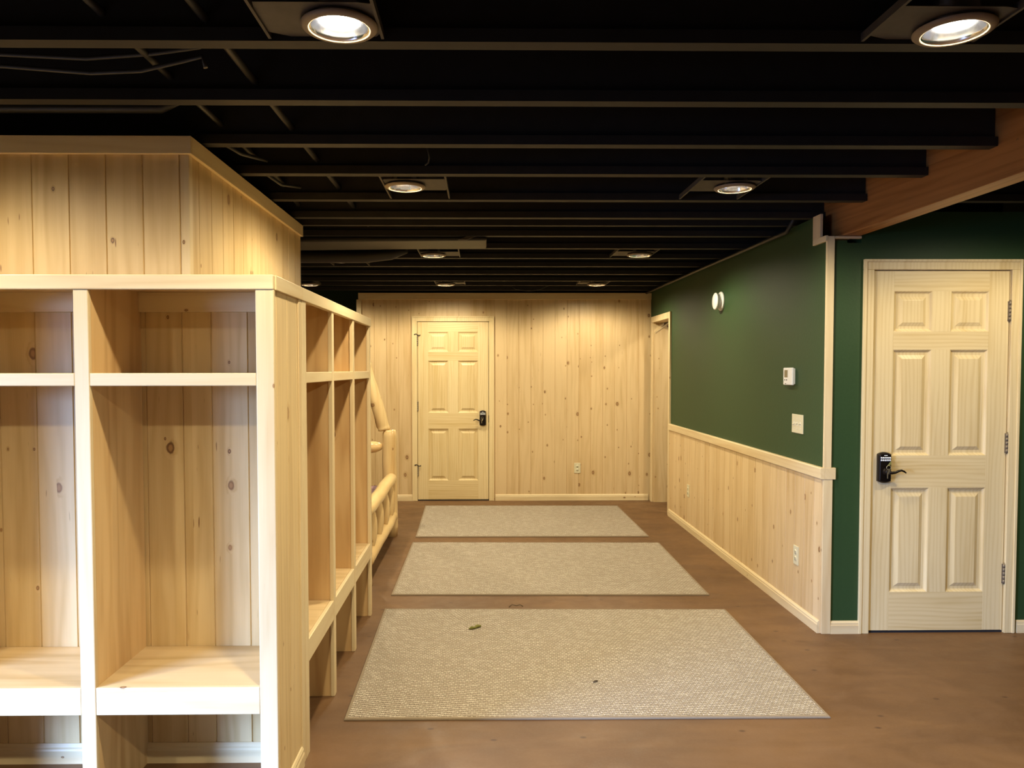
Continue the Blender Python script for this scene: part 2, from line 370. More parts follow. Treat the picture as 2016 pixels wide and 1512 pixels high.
# right side wall: green above, pine wainscot below
WT=.12
wr=MB()
wr.box(XR+.006,XR+WT,4.575,7.84,0,ZJ-.002)                   # main run
wr.box(XR+.006,XR+.022,YC+.155,4.575,2.215,ZJ-.002)          # thin skin beside the beam pocket
wr.box(XR+.006,XR+WT,YC+.004,4.575,0,2.215)                # below the beam pocket
wr.box(XR+.006,XR+WT,7.84,8.62,2.035,ZJ-.002)                # over the side doorway
wr.box(XR+.006,XR+WT,8.62,YF+.012,0,ZJ-.002)
wall_right=struct('wall_right',wr,M['green'],'long right side wall painted dark green above a pine wainscot','wall')
tg=tng(MB(),'-X',XR-.006,[(YC+.002,7.79,0,.88)],.012)
obj('pine_wainscot',tg,M['tg'],wall_right)
baseboard('baseboard_right','pine baseboard running along the wainscot beside the rugs','Y',XR-.006,YC+.002,7.79,-1)
rail=MB().prism([(XR+.006,.878),(XR-.016,.878),(XR-.020,.884),(XR-.020,.938),(XR-.016,.944),(XR+.006,.944)],'Y',YC-.017,7.79)
rail.box(XR+.006,1.982,YC-.017,YC+.004,.878,.944)
tag(obj('trim_3',rail,M['py'],None,.002),'pine chair rail capping the wainscot and wrapping the corner','trim',None,'structure')
t=MB().box(XR+.0,1.966,YC-.014,YC+.004,0,.878)
tag(obj('trim_4',t,M['pz'],None,.002),'pale pine corner board below the chair rail','trim',None,'structure')
t=MB().box(XR+.0,1.958,YC-.014,YC+.004,.944,2.236)
tag(obj('trim_5',t,M['pz'],None,.002),'slim upright pine corner board between chair rail and beam','trim',None,'structure')
t=MB().box(XR-.010,XR+.006,4.336,4.434,2.24,2.372)
tag(obj('trim_6',t,M['pz'],None,.002),'short upright pine piece left of the beam end','trim',None,'structure')
t=MB().prism([(YC-.014,2.207),(4.434,2.207),(4.434,2.240),(YC-.014,2.240)],'X',XR-.010,XR+.006)
tag(obj('trim_7',t,M['py'],None,.002),'short pine piece under the beam end on the green side wall','trim',None,'structure')
t=MB().box(1.960,2.107,YC-.016,YC+.004,2.222,2.2355)
tag(obj('trim_8',t,M['px'],None,.0015),'thin pine strip under the beam above the green door wall','trim',None,'structure')
# door wall
DRx0,DRx1=2.190,2.952; DRZ=2.045
wd=MB().box(1.966,DRx0-.022,YC,YC+WT,0,2.20)
wd.box(2.115,DRx0-.022,YC,YC+WT,2.20,ZJ-.002)
wd.box(DRx1+.022,5.1,YC,YC+WT,0,ZJ-.002).box(DRx0-.022,DRx1+.022,YC,YC+WT,DRZ+.022,ZJ-.002)
wall_door=struct('wall_door',wd,M['green'],'dark green wall holding the near six-panel door','wall')
baseboard('baseboard_door_left','short pine baseboard left of the near door','X',YC,1.966,2.136,-1)
baseboard('baseboard_door_right','pine baseboard right of the near door','X',YC,3.03,5.0,-1)
# boxed-in core behind the lockers
BXT=2.345; LXc=-.70
wb=MB().box(-3.6,XB-.012,YB+.012,4.66,0,BXT)
wall_left=struct('wall_left',wb,M['back_wall'],'boxed-in pine clad wall standing behind the lockers on the left','wall')
cl=tng(MB(),'-Y',YB,[(-3.6,XB-.001,0,BXT)],.012); tng(cl,'+X',XB,[(YB+.012,4.66,0,BXT)],.012)
obj('pine_cladding',cl,M['tg_lk'],wall_left)
t=MB().box(XB-.03,XB+.004,YB-.004,YB+.03,1.808,2.294)
tag(obj('trim_9',t,M['pz'],None,.003),'pine corner bead on the boxed-in wall above the lockers','trim',None,'structure')
t=MB().box(-3.6,XB+.016,YB-.016,YB+.0,2.295,2.361)
tag(obj('trim_10',t,M['px'],None,.002),'flat pine top board on the boxed-in wall facing the camera','trim',None,'structure')
t=MB().box(XB,XB+.016,YB,4.665,2.295,2.361)
tag(obj('trim_11',t,M['py'],None,.002),'flat pine top board on the boxed-in wall facing the rugs','trim',None,'structure')
baseboard('baseboard_left','pine baseboard on the boxed-in wall under the locker bench','X',YB,-2.52,LXc,-1,.075)
# passage and the rest of the room, behind and beside the camera
wl=MB().box(-3.6,1.93,10.2,10.32,0,ZD); struct('wall_passage',wl,M['green'],'dark green wall at the end of the passage beyond the bunk bed','wall')
wl=MB().box(-3.72,-3.6,-3.6,-.56,0,ZD).box(-3.72,-3.6,.68,10.2,0,ZD).box(-3.72,-3.6,-.56,.68,2.05,ZD); struct('wall_outer_left',wl,M['green'],'green outer wall left of the room','wall')
wl=MB().box(5.1,5.2,-3.6,10.3,0,ZD); struct('wall_outer_right',wl,M['green'],'green outer wall right of the room','wall')
wl=MB().box(-3.6,5.1,-3.6,-3.48,0,ZD)
struct('wall_back',wl,M['back_wall'],'tan wall behind the camera','wall')
t=MB().box(-3.70,-3.61,-.56,-.52,0,2.05).box(-3.70,-3.61,.64,.68,0,2.05).box(-3.70,-3.61,-.52,.64,2.0,2.05)
struct('window_1',t,M['white'],'white frame of the glass door in the left outer wall beside the camera','window')
t=MB().box(1.93,5.1,10.2,10.3,0,ZD); struct('wall_side_room',t,M['back_wall'],'wall of the room behind the side doorway','wall')

# ------------------------------------------------------------------ joists
JY=[2.146,2.599,3.083,3.537,4.064,4.528,5.132,5.65,6.141,6.626,7.157,7.691,8.110,8.578]
def joist_mesh(mb,x0,x1,yfar,z=ZJ,fw=.052,fh=.036):
    yc=yfar-fw/2; h=ZD-z
    pr=[(yc-fw/2,z),(yc+fw/2,z),(yc+fw/2,z+fh),(yc+.006,z+fh+.004),(yc+.006,z+h-fh),(yc+fw/2,z+h-fh),(yc+fw/2,z+h),(yc-fw/2,z+h),(yc-fw/2,z+h-fh),(yc-.006,z+h-fh),(yc-.006,z+fh+.004),(yc-fw/2,z+fh)]
    return mb.prism(pr,'X',x0,x1)
ORD=['first','second','third','fourth','fifth','sixth','seventh','eighth','ninth','tenth','eleventh','twelfth','thirteenth','fourteenth']
def beam_x(y): return 2.005+.0238*(4.2-y)
for i,y in enumerate(JY):
    x1=beam_x(y)-.001 if y<4.6 else 3.2
    o=centred('ceiling_joist',joist_mesh(MB(),-3.59,x1,y),M['black'],(0,y-.027,ZJ))
    tag(o,f'{ORD[i]} black ceiling joist in view counting away from the camera','joist','black ceiling joists over the corridor')
    o['kind']='structure'
for y in (-2.5,-1.6,-.75,.05,.52,1.19,1.66):
    o=centred('ceiling_joist',joist_mesh(MB(),-3.59,beam_x(y)-.001,y),M['black'],(0,y-.027,ZJ)); tag(o,'black ceiling joist overhead behind the camera','joist','black ceiling joists behind the camera'); o['kind']='structure'
for i,y in enumerate((3.083,3.537,4.064)):
    o=centred('ceiling_joist',joist_mesh(MB(),beam_x(y)+.104,5.09,y),M['black'],(3.0,y-.027,ZJ))
    tag(o,['black ceiling joist right of the beam nearest the camera','middle black ceiling joist right of the beam','black ceiling joist right of the beam just before the door wall'][i],'joist','black ceiling joists right of the beam'); o['kind']='structure'
o=centred('ceiling_blocking',MB().box(-3.59,3.2,4.715,4.752,ZJ,ZJ+.2),M['black'],(0,4.73,ZJ)); tag(o,'black doubled-up ceiling board just beyond the sixth joist','ceiling board'); o['kind']='structure'
# beam
b=MB(); y0,y1=-2.9,4.57
vs=[]
for y in (y0,y1):
    for dx,z in ((0,2.2385),(.103,2.2385),(.103,ZD-.002),(0,ZD-.002)): vs.append((beam_x(y)+dx,y,z))
b.add(vs,[(0,1,2,3),(4,7,6,5),(0,4,5,1),(1,5,6,2),(2,6,7,3),(3,7,4,0)])
o=centred('ceiling_beam',b,M['beam'],(2.05,0,2.2385),.003); tag(o,'orange-brown laminated timber beam crossing the ceiling at upper right','beam')

# ------------------------------------------------------------------ recessed lamps
def make_lamp():
    r=thing('recessed_light','','lamp',(0,0,ZJ-.002))
    z=ZJ-.002
    ring=MB().lathe([(.0765,z+.004),(.0765,z-.005),(.081,z-.007),(.092,z-.004),(.098,z+.001),(.098,z+.004)],40)
    obj('trim_ring',ring,M['trimring'],r)
    co=MB().lathe([(.0765,z-.004),(.0725,z-.003),(.070,z+.006),(.064,z+.045),(.056,z+.078),(.052,z+.11),(.001,z+.11)],40)
    obj('reflector',co,M['reflector'],r)
    bu=MB().lathe([(.001,z+.026),(.020,z+.0265),(.036,z+.030),(.045,z+.038),(.0475,z+.047),(.044,z+.062),(.028,z+.088),(.022,z+.108)],32)
    obj('bulb',bu,M['bulb'],r)
    return r
def lamp_rest(r,s,ya,yb):
    """mounting plate and the two hanger bars; s is the side the plate reaches to, ya/yb the joists"""
    x,y=r.location.x,r.location.y; z=ZJ+.010
    xa,xb=(x-.10,x+.20) if s>0 else (x-.20,x+.10)
    n=24; pl=MB()
    # plate with a round hole
    R=.088; cor=[]
    xs0,xs1,ys0,ys1=xa,xb,max(y-.11,ya+.003),min(y+.11,yb-.057)
    ring=[(x+R*math.cos(2*math.pi*k/n),y+R*math.sin(2*math.pi*k/n)) for k in range(n)]
    out=[]
    for px,py in ring:
        dx,dy=px-x,py-y; ts=[]
        if dx>1e-6: ts.append((xs1-x)/dx)
        if dx<-1e-6: ts.append((xs0-x)/dx)
        if dy>1e-6: ts.append((ys1-y)/dy)
        if dy<-1e-6: ts.append((ys0-y)/dy)
        t=min(q for q in ts); out.append((x+dx*t,y+dy*t))
    pl.add([(*q,z) for q in ring]+[(*q,z) for q in out]+[(*q,z+.002) for q in ring]+[(*q,z+.002) for q in out],
           [(k,(k+1)%n,n+(k+1)%n,n+k) for k in range(n)]+[(2*n+k,3*n+k,3*n+(k+1)%n,2*n+(k+1)%n) for k in range(n)])
    pc=obj('mounting_plate',pl,M['plate'],r)
    for bx in (xa,xb): 
        obj('hanger_bar',MB().box(bx-.004,bx+.004,ya+.001,yb-.055,ZJ+.004,ZJ+.026),M['plate'],r)
proto=make_lamp()
LBL=['large recessed ceiling light nearest the camera at upper left with glowing bulb','recessed ceiling light at upper right beside the beam',
 'recessed ceiling light in the second row, left side, bulb visible','recessed ceiling light in the second row, right side, before the beam end',
 'recessed ceiling light in the third row, left side, near the duct','recessed ceiling light in the third row, right side',
 'small far recessed ceiling light above the far door','small far recessed ceiling light near the far right corner',
 'dim recessed light left of the duct above the boxed-in wall','farthest left recessed light seen past the boxed-in wall',
 'recessed ceiling light over the near door beyond the beam']
for i,(x,y) in enumerate(LAMPS):
    r=proto if i==0 else copy_tree(proto)
    r.location=(x,y,ZJ-.002)
    r['label']=LBL[i] if i<len(LBL) else ('recessed ceiling light behind the camera' if y<1 else 'recessed ceiling light over the lockers left of the picture' if x<0 else 'recessed ceiling light in the side room beyond the doorway')
    r['group']='recessed lights behind the camera' if y<1 else 'recessed ceiling lights'
for i,o in enumerate([q for q in list(COL.objects) if q.name.startswith('recessed_light')]):
    x,y=o.location.x,o.location.y
    aj=[j for j in [-2.5,-1.6,-.75,.05,.72,1.19,1.66]+JY if j<y+.05]; bj=[j for j in [-2.5,-1.6,-.75,.05,.52,1.19,1.66]+JY if j>=y+.05]
    lamp_rest(o, -1 if (i%2==1 or i==0) else 1, aj[-1], bj[0])
    ld=bpy.data.lights.new('lamp_light','SPOT'); ld.energy=LAMP_W; ld.color=LAMP_C; ld.spot_size=math.radians(170); ld.spot_blend=.5; ld.shadow_soft_size=.04
    lo=bpy.data.objects.new('lamp_light',ld); COL.objects.link(lo); lo.parent=o; lo.location=(0,0,.015)

# ------------------------------------------------------------------ doors
def casing(mb_l,x0,x1,z1,Y,wd=.058):
    """two legs and a head, stepped profile; x0,x1,z1 are inner edges"""
    for a,b2 in ((x0-wd,x0),(x1,x1+wd)):
        outer=a if a<x0 else b2
        mb_l.box(a,b2,Y-.013,Y+.002,0,z1+.0)
        o0=(a,a+.016) if outer==a else (b2-.016,b2)
        mb_l.box(o0[0],o0[1],Y-.018,Y-.011,0,z1+wd-.001)
    mb_l.box(x0-wd,x1+wd,Y-.0132,Y+.002,z1,z1+wd); mb_l.box(x0-wd+.001,x1+wd-.001,Y-.0182,Y-.011,z1+wd-.016,z1+wd)
    return mb_l
def make_door(name,label,x0,x1,z1,Y,hinge,lbl_lock):
    w_=x1-x0; h=z1-.012; z0=.014
    r=thing(name,label,'door',(x0,Y,0),None,'structure')
    obj('casing',casing(MB(),x0-.006,x1+.006,z1+.006,Y),M['doz'],r,.0025)
    jb=MB().box(x0-.021,x0-.004,Y+.002,Y+.115,0,z1+.004).box(x1+.004,x1+.021,Y+.002,Y+.115,0,z1+.004).box(x0-.021,x1+.021,Y+.002,Y+.115,z1+.004,z1+.021)
    obj('jamb',jb,M['doz'],r)
    X=lambda f:x0+f*w_
    Z=lambda f:z1-f*h                                     # f from the top
    cA=(.148,.432,.570,.852); rows=[(.055,.166),(.216,.509),(.599,.891)]
    ya,yb=Y+.001,Y+.036
    obj('stile',MB().box(X(0),X(cA[0]),ya,yb,z0,z1),M['doz'],r,.001); obj('stile',MB().box(X(cA[3]),X(1),ya,yb,z0,z1),M['doz'],r,.001)
    for a,c in ((0,rows[0][0]),(rows[0][1],rows[1][0]),(rows[1][1],rows[2][0]),(rows[2][1],1)):
        zb=Z(c) if c<1 else z0
        obj('rail',MB().box(X(cA[0]),X(cA[3]),ya,yb,zb,Z(a)),M['dox'],r,.0006)
    for a,c in rows:
        obj('mullion',MB().box(X(cA[1]),X(cA[2]),ya,yb,Z(c),Z(a)),M['doz'],r,.0006)
        for p,q in ((cA[0],cA[1]),(cA[2],cA[3])):
            a0,a1,b0,b1=X(p),X(q),Z(c),Z(a)
            R=[(0,0),(.004,.002),(.010,.010),(.016,.013),(.030,.013),(.050,.004),(.052,.0035)]
            mb=MB().rects([(a0+i,a1-i,b0+i,b1-i,ya+d) for i,d in R])
            mb.box(a0,a1,b0*0+ya+.02,yb-.004,b0,b1)
            obj('panel',mb,M['doz'],r)
    hx=x0-.001 if hinge=='left' else x1+.001
    for zc in (1.822,1.080,.338):
        hm=MB().box(hx-.009,hx+.009,Y-.0035,Y+.001,zc-.055,zc+.055)
        for k in range(5):
            hm.tube([(hx,Y-.006,zc-.055+k*.022+.001),(hx,Y-.006,zc-.055+k*.022+.021)],.0065,10)
        hm.tube([(hx,Y-.006,zc-.060),(hx,Y-.006,zc+.062)],.0035,8)
        obj('hinge',hm,M['steel'],r)
    if hinge=='left':
        for zc in (1.822,.338):
            obj('hinge_stop',MB().tube([(hx-.035,Y-.012,zc+.070),(hx-.012,Y-.016,zc+.078),(hx,Y-.010,zc+.066),(hx+.022,Y-.018,zc+.060),(hx+.034,Y-.012,zc+.066)],[.007,.004,.006,.004,.007],8),M['bronze'],r)
    # keypad lever lock, side opposite to the hinges
    s=1 if hinge=='right' else -1                           # lever points along +x or -x
    lx=(x0+.066) if hinge=='right' else (x1-.066)
    zc=.945; bh=.087; bwid=.036
    lk=MB(); n=12
    top=[(-bwid+2*bwid*k/n, bh-.012*(2*k/n-1)**2) for k in range(n+1)]
    bot=[(bwid-2*bwid*k/n, -bh+.010*(2*k/n-1)**2) for k in range(n+1)]
    out=top+bot
    base=[(lx+a,zc+b_) for a,b_ in out]; inn=[(lx+a*.84,zc+b_*.93) for a,b_ in out]
    N=len(out); vs=[(a,ya,b_) for a,b_ in base]+[(a,ya-.020,b_) for a,b_ in base]+[(a,ya-.030,b_) for a,b_ in inn]
    fs=[]
    for q in range(2):
        for k in range(N): fs.append((q*N+k,q*N+(k+1)%N,(q+1)*N+(k+1)%N,(q+1)*N+k))
    fs.append(tuple(range(2*N,3*N)))
    lk.add(vs,fs)
    L=obj('keypad_lock',lk,M['bronze'],r,.0015); L['label']='dark bronze keypad lock'
    for row in range(2):
        for c_ in range(5):
            bm_=MB().lathe([(.0001,ya-.0335),(.0042,ya-.0335),(.0052,ya-.0325),(.0052,ya-.029)],12,'Y',(lx+(c_-2)*.0118,0,zc+.056-row*.0135))
            obj('keypad_button',bm_,M['button'],L)
    obj('lock_mark',MB().box(lx-.009,lx+.009,ya-.0312,ya-.0295,zc+.0675,zc+.0715),M['button'],L)
    obj('lever_hub',MB().lathe([(.0001,ya-.052),(.0125,ya-.052),(.016,ya-.047),(.016,ya-.040),(.021,ya-.036),(.023,ya-.029)],24,'Y',(lx+s*.006,0,zc-.022)),M['bronze'],L)
    pts=[(lx+s*.006,ya-.048,zc-.022),(lx+s*.025,ya-.050,zc-.026),(lx+s*.045,ya-.050,zc-.024),(lx+s*.062,ya-.050,zc-.016),(lx+s*.078,ya-.050,zc-.012),(lx+s*.094,ya-.049,zc-.018),(lx+s*.106,ya-.048,zc-.027)]
    obj('lever',MB().tube(pts,[.0095,.0088,.0075,.0068,.0062,.0052,.0040],12),M['bronze'],L)
    # latch strike on the jamb side
    sx=x0-.004 if hinge=='right' else x1+.004
    obj('latch_plate',MB().box(sx-.005,sx+.003,Y-.002,Y+.003,zc-.05,zc+.03),M['bronze'],r)
    return r,lx,ya,zc,s
dr,lx,ya,zc,s=make_door('door_1','unfinished pine six-panel door at right in the green wall',DRx0,DRx1,DRZ,YC,'right','')
df,lx2,ya2,zc2,s2=make_door('door_2','unfinished pine six-panel door in the far pine wall',DFx0,DFx1,DZ1,YF,'left','')
for n_,(x0,x1,Y) in enumerate(((DRx0,DRx1,YC),(DFx0,DFx1,YF))):
    o=obj(f'trim_{12+n_}',MB().box(x0-.004,x1+.004,Y+.004,Y+.10,.0005,.009),M['void'])
    tag(o,['dark threshold strip under the near door','dark threshold strip under the far door'][n_],'threshold',None,'structure')
def keys(label,lx,ya,zc,s,cat='keys',tagcol=True):
    x=lx+s*.004; y=ya-.056; z=zc+.010
    r=thing('keys',label,cat,(x,y,z-.05))
    if tagcol:
        obj('key_tag',MB().add([(x-.006,y,z+.006),(x+.012,y-.001,z+.030),(x+.013,y-.001,z+.016),(x+.004,y,z+.002),(x-.006,y+.003,z+.006),(x+.012,y+.002,z+.030),(x+.013,y+.002,z+.016),(x+.004,y+.003,z+.002)],
            [(0,1,2,3),(7,6,5,4),(0,4,5,1),(1,5,6,2),(2,6,7,3),(3,7,4,0)]),M['olive'],r)
    n=24; obj('key_ring',MB().tube([(x+.012*math.cos(2*math.pi*k/n)-.001,y-.001,z-.006+.012*math.sin(2*math.pi*k/n)) for k in range(n+1)],.0014,8,False),M['keym'],r)
    obj('key',MB().box(x-.004,x+.006,y-.004,y-.002,z-.030,z-.012).box(x-.011,x-.005,y-.004,y-.002,z-.066,z-.034).box(x-.0085,x+.001,y-.0041,y-.0021,z-.040,z-.026),M['keym'],r)
    return r
keys('small bunch of keys with olive tag hanging on the near door lock',lx,ya,zc,s)
keys('small keys hanging from the lock of the far door',lx2,ya2,zc2,s2,tagcol=False)

# side doorway at the far right corner
r=thing('door_3','open cased doorway in the side wall beside the far right corner','doorway',(XR,8.2,0),None,'structure')
c=MB().box(XR-.012,XR+.006,7.79,7.848,0,2.02).box(XR-.012,XR+.006,8.612,8.67,0,2.02).box(XR-.0121,XR+.006,7.79,8.67,2.02,2.085)
obj('casing',c,M['pz'],r,.002)
c=MB().box(XR+.006,XR+WT,7.842,7.858,0,2.034).box(XR+.006,XR+WT,8.602,8.618,0,2.034).box(XR+.006,XR+WT,7.842,8.618,2.020,2.034)
obj('jamb',c,M['pz'],r)
# slanting panel seen through it
pv=MB(); y=8.578
pv.prism([(1.932,.002),(2.22,.002),(2.22,2.108),(1.932,1.907)],'Y',y-.0,y+.02)
sp_=centred('stair_panel',pv,M['tg'],(1.98,y,0)); tag(sp_,'pine panel with slanting top seen through the side doorway','panel')
obj('edge_strip',MB().add([(1.930,y-.008,1.902),(2.22,y-.008,2.104),(2.22,y-.008,2.120),(1.930,y-.008,1.918),(1.930,y+.02,1.902),(2.22,y+.02,2.104),(2.22,y+.02,2.120),(1.930,y+.02,1.918)],[(0,1,2,3),(7,6,5,4),(0,4,5,1),(1,5,6,2),(2,6,7,3),(3,7,4,0)]),M['px'],sp_)
t=MB().box(2.05,3.2,8.9,8.95,0,2.37); struct('wall_closet',t,M['py'],'brown wood lining behind the slanting panel','wall')

# ------------------------------------------------------------------ lockers
LY=2.512; LX=-.6775; LZ=1.805
def bx(*a): return MB().box(*a)
fr=thing('locker_bench','tall pine lockers with bench facing the camera at left','lockers',(-1.5,2.7,0))
t_=.019
obj('top_rail',bx(-2.52,LX,LY-.004,LY+t_,1.757,LZ),M['px'],fr,.003)
obj('top_board',bx(-2.52,LX-.02,LY+t_,YB-.002,1.785,1.803),M['seat'],fr)
ST=[(-2.505,-2.456),(-1.915,-1.866),(-1.325,-1.276),(-.737,LX)]
for a,b_ in ST: obj('stile',bx(a,b_,LY,LY+t_,0,1.757),M['pz'],fr,.003)
for k in range(3):
    a,b_=ST[k][1],ST[k+1][0]
    obj('shelf_rail',bx(a,b_,LY+.001,LY+t_,1.444,1.486),M['px'],fr,.0025)
    obj('bench_rail',bx(a,b_,LY+.001,LY+t_,.356,.448),M['px'],fr,.0025)
    wl_=ST[k][1]-.001; wr_=ST[k+1][1]-.021
    obj('shelf',bx(wl_,wr_,LY+t_,YB-.002,1.466,1.485),M['seat'],fr)
    obj('bench_seat',bx(wl_,wr_,LY+t_,YB-.002,.428,.447),M['seat'],fr)
    obj('back_cleat',bx(wl_,wr_,YB-.021,YB-.002,1.712,1.785),M['px'],fr,.001)
for a,b_ in ST[:-1]: obj('divider',bx(b_-.020,b_-.001,LY+t_,YB-.002,.0,1.785),M['ply'],fr)
ep=tng(MB(),'+X',LX-.006,[(LY+t_,2.858,0,1.757)],.012,parent=fr)
e=obj('end_panel',ep,M['tg_lk'],fr)
obj('back_panel',tng(MB(),'-Y',YB,[(XB-.001,LX-.020,0,1.757)],.006,parent=fr),M['tg_lk'],fr)
obj('corner_board',bx(LX-.018,LX-.001,2.858,2.905,0,1.757),M['pz'],fr,.002)
pr=[(LX-.006+d,z) for d,z in ((0,.0),(.011,.0),(.011,.048),(.008,.056),(.008,.064),(.004,.074),(0,.078))]
obj('base_trim',MB().prism(pr,'Y',LY+t_,2.858),M['py'],fr)

sd=thing('locker_bench','three narrow pine locker bays with bench facing the rugs','lockers',(-.88,3.8,0))
SE=4.668
obj('top_rail',bx(LX-t_,LX+.004,LY+t_+.0005,2.9055,1.757,LZ),M['py'],fr,.002)
obj('top_rail',bx(LX-t_,LX+.004,2.907,SE,1.757,LZ),M['py'],sd,.002)
obj('top_board',bx(XB+.002,LX-t_,2.93,SE,1.785,1.803),M['seat'],sd)
SS=[(2.907,2.970),(3.476,3.522),(4.036,4.082),(4.622,SE)]
for a,b_ in SS: obj('stile',bx(LX-t_,LX,a,b_,0,1.757),M['pz'],sd,.003)
for k in range(3):
    a,b_=SS[k][1],SS[k+1][0]
    obj('shelf_rail',bx(LX-t_,LX-.001,a,b_,1.445,1.487),M['py'],sd,.0025)
    obj('bench_rail',bx(LX-t_,LX-.001,a,b_,.356,.445),M['py'],sd,.0025)
    obj('shelf',bx(XB+.004,LX-t_,SS[k][1],SS[k+1][0]+.004,1.467,1.486),M['seat'],sd)
    obj('bench_seat',bx(XB+.004,LX-t_,SS[k][1],SS[k+1][0]+.004,.427,.445),M['seat'],sd)
for k in range(4):
    a=SS[k][0]+.006; obj('divider',bx(XB+.004,LX-t_,a,a+.018,0,1.785),M['ply'],sd)

# ------------------------------------------------------------------ rugs and bits on them
def rug(name,label,pts,th=.009):
    cx_=sum(p[0] for p in pts)/4; cy_=sum(p[1] for p in pts)/4
    r=thing('area_rug',label,'rug',(cx_,cy_,0),'beige woven rugs along the corridor')
    def ins(d):
        out=[]
        for i in range(4):
            p=Vector(pts[i]); a=(Vector(pts[i-1])-p).normalized(); b_=(Vector(pts[(i+1)%4])-p).normalized()
            out.append(p+(a+b_)*d)
        return out
    P0=[Vector(p) for p in pts]; P1=ins(.014)
    mb=MB().add([(p.x,p.y,.001) for p in P1]+[(p.x,p.y,th) for p in P1],[(3,2,1,0),(4,5,6,7)]+[(k,(k+1)%4,4+(k+1)%4,4+k) for k in range(4)])
    obj('weave',mb,M['rug'],r)
    b=MB(); A=ins(.003)
    rings=[(P0,.001),(P0,th*.6),(A,th+.0005),(P1,th+.0012),(P1,.001)]
    vs=[(p.x,p.y,z) for R_,z in rings for p in R_]
    fs=[(i*4+k,i*4+(k+1)%4,i*4+4+(k+1)%4,i*4+4+k) for i in range(4) for k in range(4)]
    b.add(vs,fs); obj('binding',b,M['binding'],r)
    return r
rug('a','large beige woven rug nearest the camera',[(-.592,3.229),(1.491,3.221),(1.508,4.700),(-.612,4.745)])
rug('b','beige woven rug in the middle of the three',[(-.606,5.043),(1.501,5.009),(1.519,6.540),(-.606,6.587)])
rug('c','beige woven rug farthest away by the far wall',[(-.598,6.809),(1.488,6.794),(1.478,8.335),(-.628,8.373)])
lf=MB(); lp=[(-.079,4.346,.014),(-.062,4.352,.021),(-.045,4.360,.017),(-.034,4.372,.024),(-.013,4.387,.018)]; lw=[.004,.012,.007,.012,.008]
lf.tube(lp,lw,8); o=centred('dry_leaf',lf,M['leaf'],(-.045,4.365,.0102)); o.scale=(1,1,.75); tag(o,'curled olive leaf lying on the nearest rug','leaf')
tw=MB().tube([(.165,4.785,.0),(.185,4.80,.012),(.215,4.79,.008),(.235,4.80,.012),(.255,4.795,.002)],.0025,6); o=centred('twig',tw,M['twig'],(.2,4.79,.0)); tag(o,'thin brown twig on the floor between the first and second rug','twig')
sk=MB().tube([(.525,3.59,.0125),(.54,3.597,.016),(.548,3.605,.0125)],[.003,.005,.002],6); o=centred('dry_leaf',sk,M['twig'],(.538,3.597,.0102)); tag(o,'small brown crumb of leaf right of centre on the nearest rug','leaf')

# ------------------------------------------------------------------ wall fittings
hr=thing('alarm_horn','round white alarm sounder high on the green wall','alarm',(XR+.005,6.154,2.042))
hx=XR+.006
obj('base_disc',MB().lathe([(.0001,hx),(.076,hx),(.077,hx-.012),(.072,hx-.018),(.0001,hx-.018)],40,'X',(0,6.154,2.042)),M['white'],hr)
obj('neck',MB().lathe([(.060,hx-.017),(.058,hx-.030),(.062,hx-.046)],40,'X',(0,6.154,2.042)),M['white'],hr)
obj('front_disc',MB().lathe([(.062,hx-.045),(.068,hx-.048),(.068,hx-.056),(.060,hx-.062),(.0001,hx-.066)],40,'X',(0,6.154,2.042)),M['white'],hr)
th=thing('thermostat','white wall thermostat with small grey screen','thermostat',(XR+.006,4.75,1.45))
obj('back_plate',bx(hx-.010,hx,4.690,4.815,1.405,1.502),M['white'],th,.003)
obj('body',bx(hx-.024,hx-.009,4.684,4.822,1.399,1.507),M['white'],th,.005,3)
obj('screen',bx(hx-.0252,hx-.023,4.752,4.800,1.446,1.492),M['lcd'],th,.0008)
for yy,ww in ((4.795,.008),(4.766,.012)): obj('button',bx(hx-.0258,hx-.023,yy-ww/2,yy+ww/2,1.428,1.434),M['plate'],th)
obj('badge',bx(hx-.0252,hx-.023,4.772,4.790,1.405,1.409),M['plate'],th)
def plate_rect(name,parent,y,z,wd,h,px,axis='X',mat='ivory'):
    if axis=='X': m_=bx(px-.006,px,y-wd/2,y+wd/2,z-h/2,z+h/2)
    else: m_=bx(y-wd/2,y+wd/2,px-.006,px,z-h/2,z+h/2)
    return obj(name,m_,M[mat],parent,.003)
sw=thing('light_switch','ivory three-gang switch plate under the thermostat','switch',(hx,4.64,1.165))
plate_rect('cover_plate',sw,4.64,1.165,.165,.115,hx)
for k in range(3):
    yy=4.686-k*.046
    obj('toggle_slot',bx(hx-.0066,hx-.005,yy-.005,yy+.005,1.153,1.177),M['white'],sw)
    zt=.006 if k else -.006
    obj('toggle',MB().tube([(hx-.005,yy,1.165),(hx-.017,yy,1.165+zt)],[.0052,.0038],8),M['ivory'],sw)
    for zz in (1.135,1.195): obj('screw',MB().lathe([(.0001,hx-.0072),(.003,hx-.0068),(.003,hx-.005)],10,'X',(0,yy,zz)),M['white'],sw)
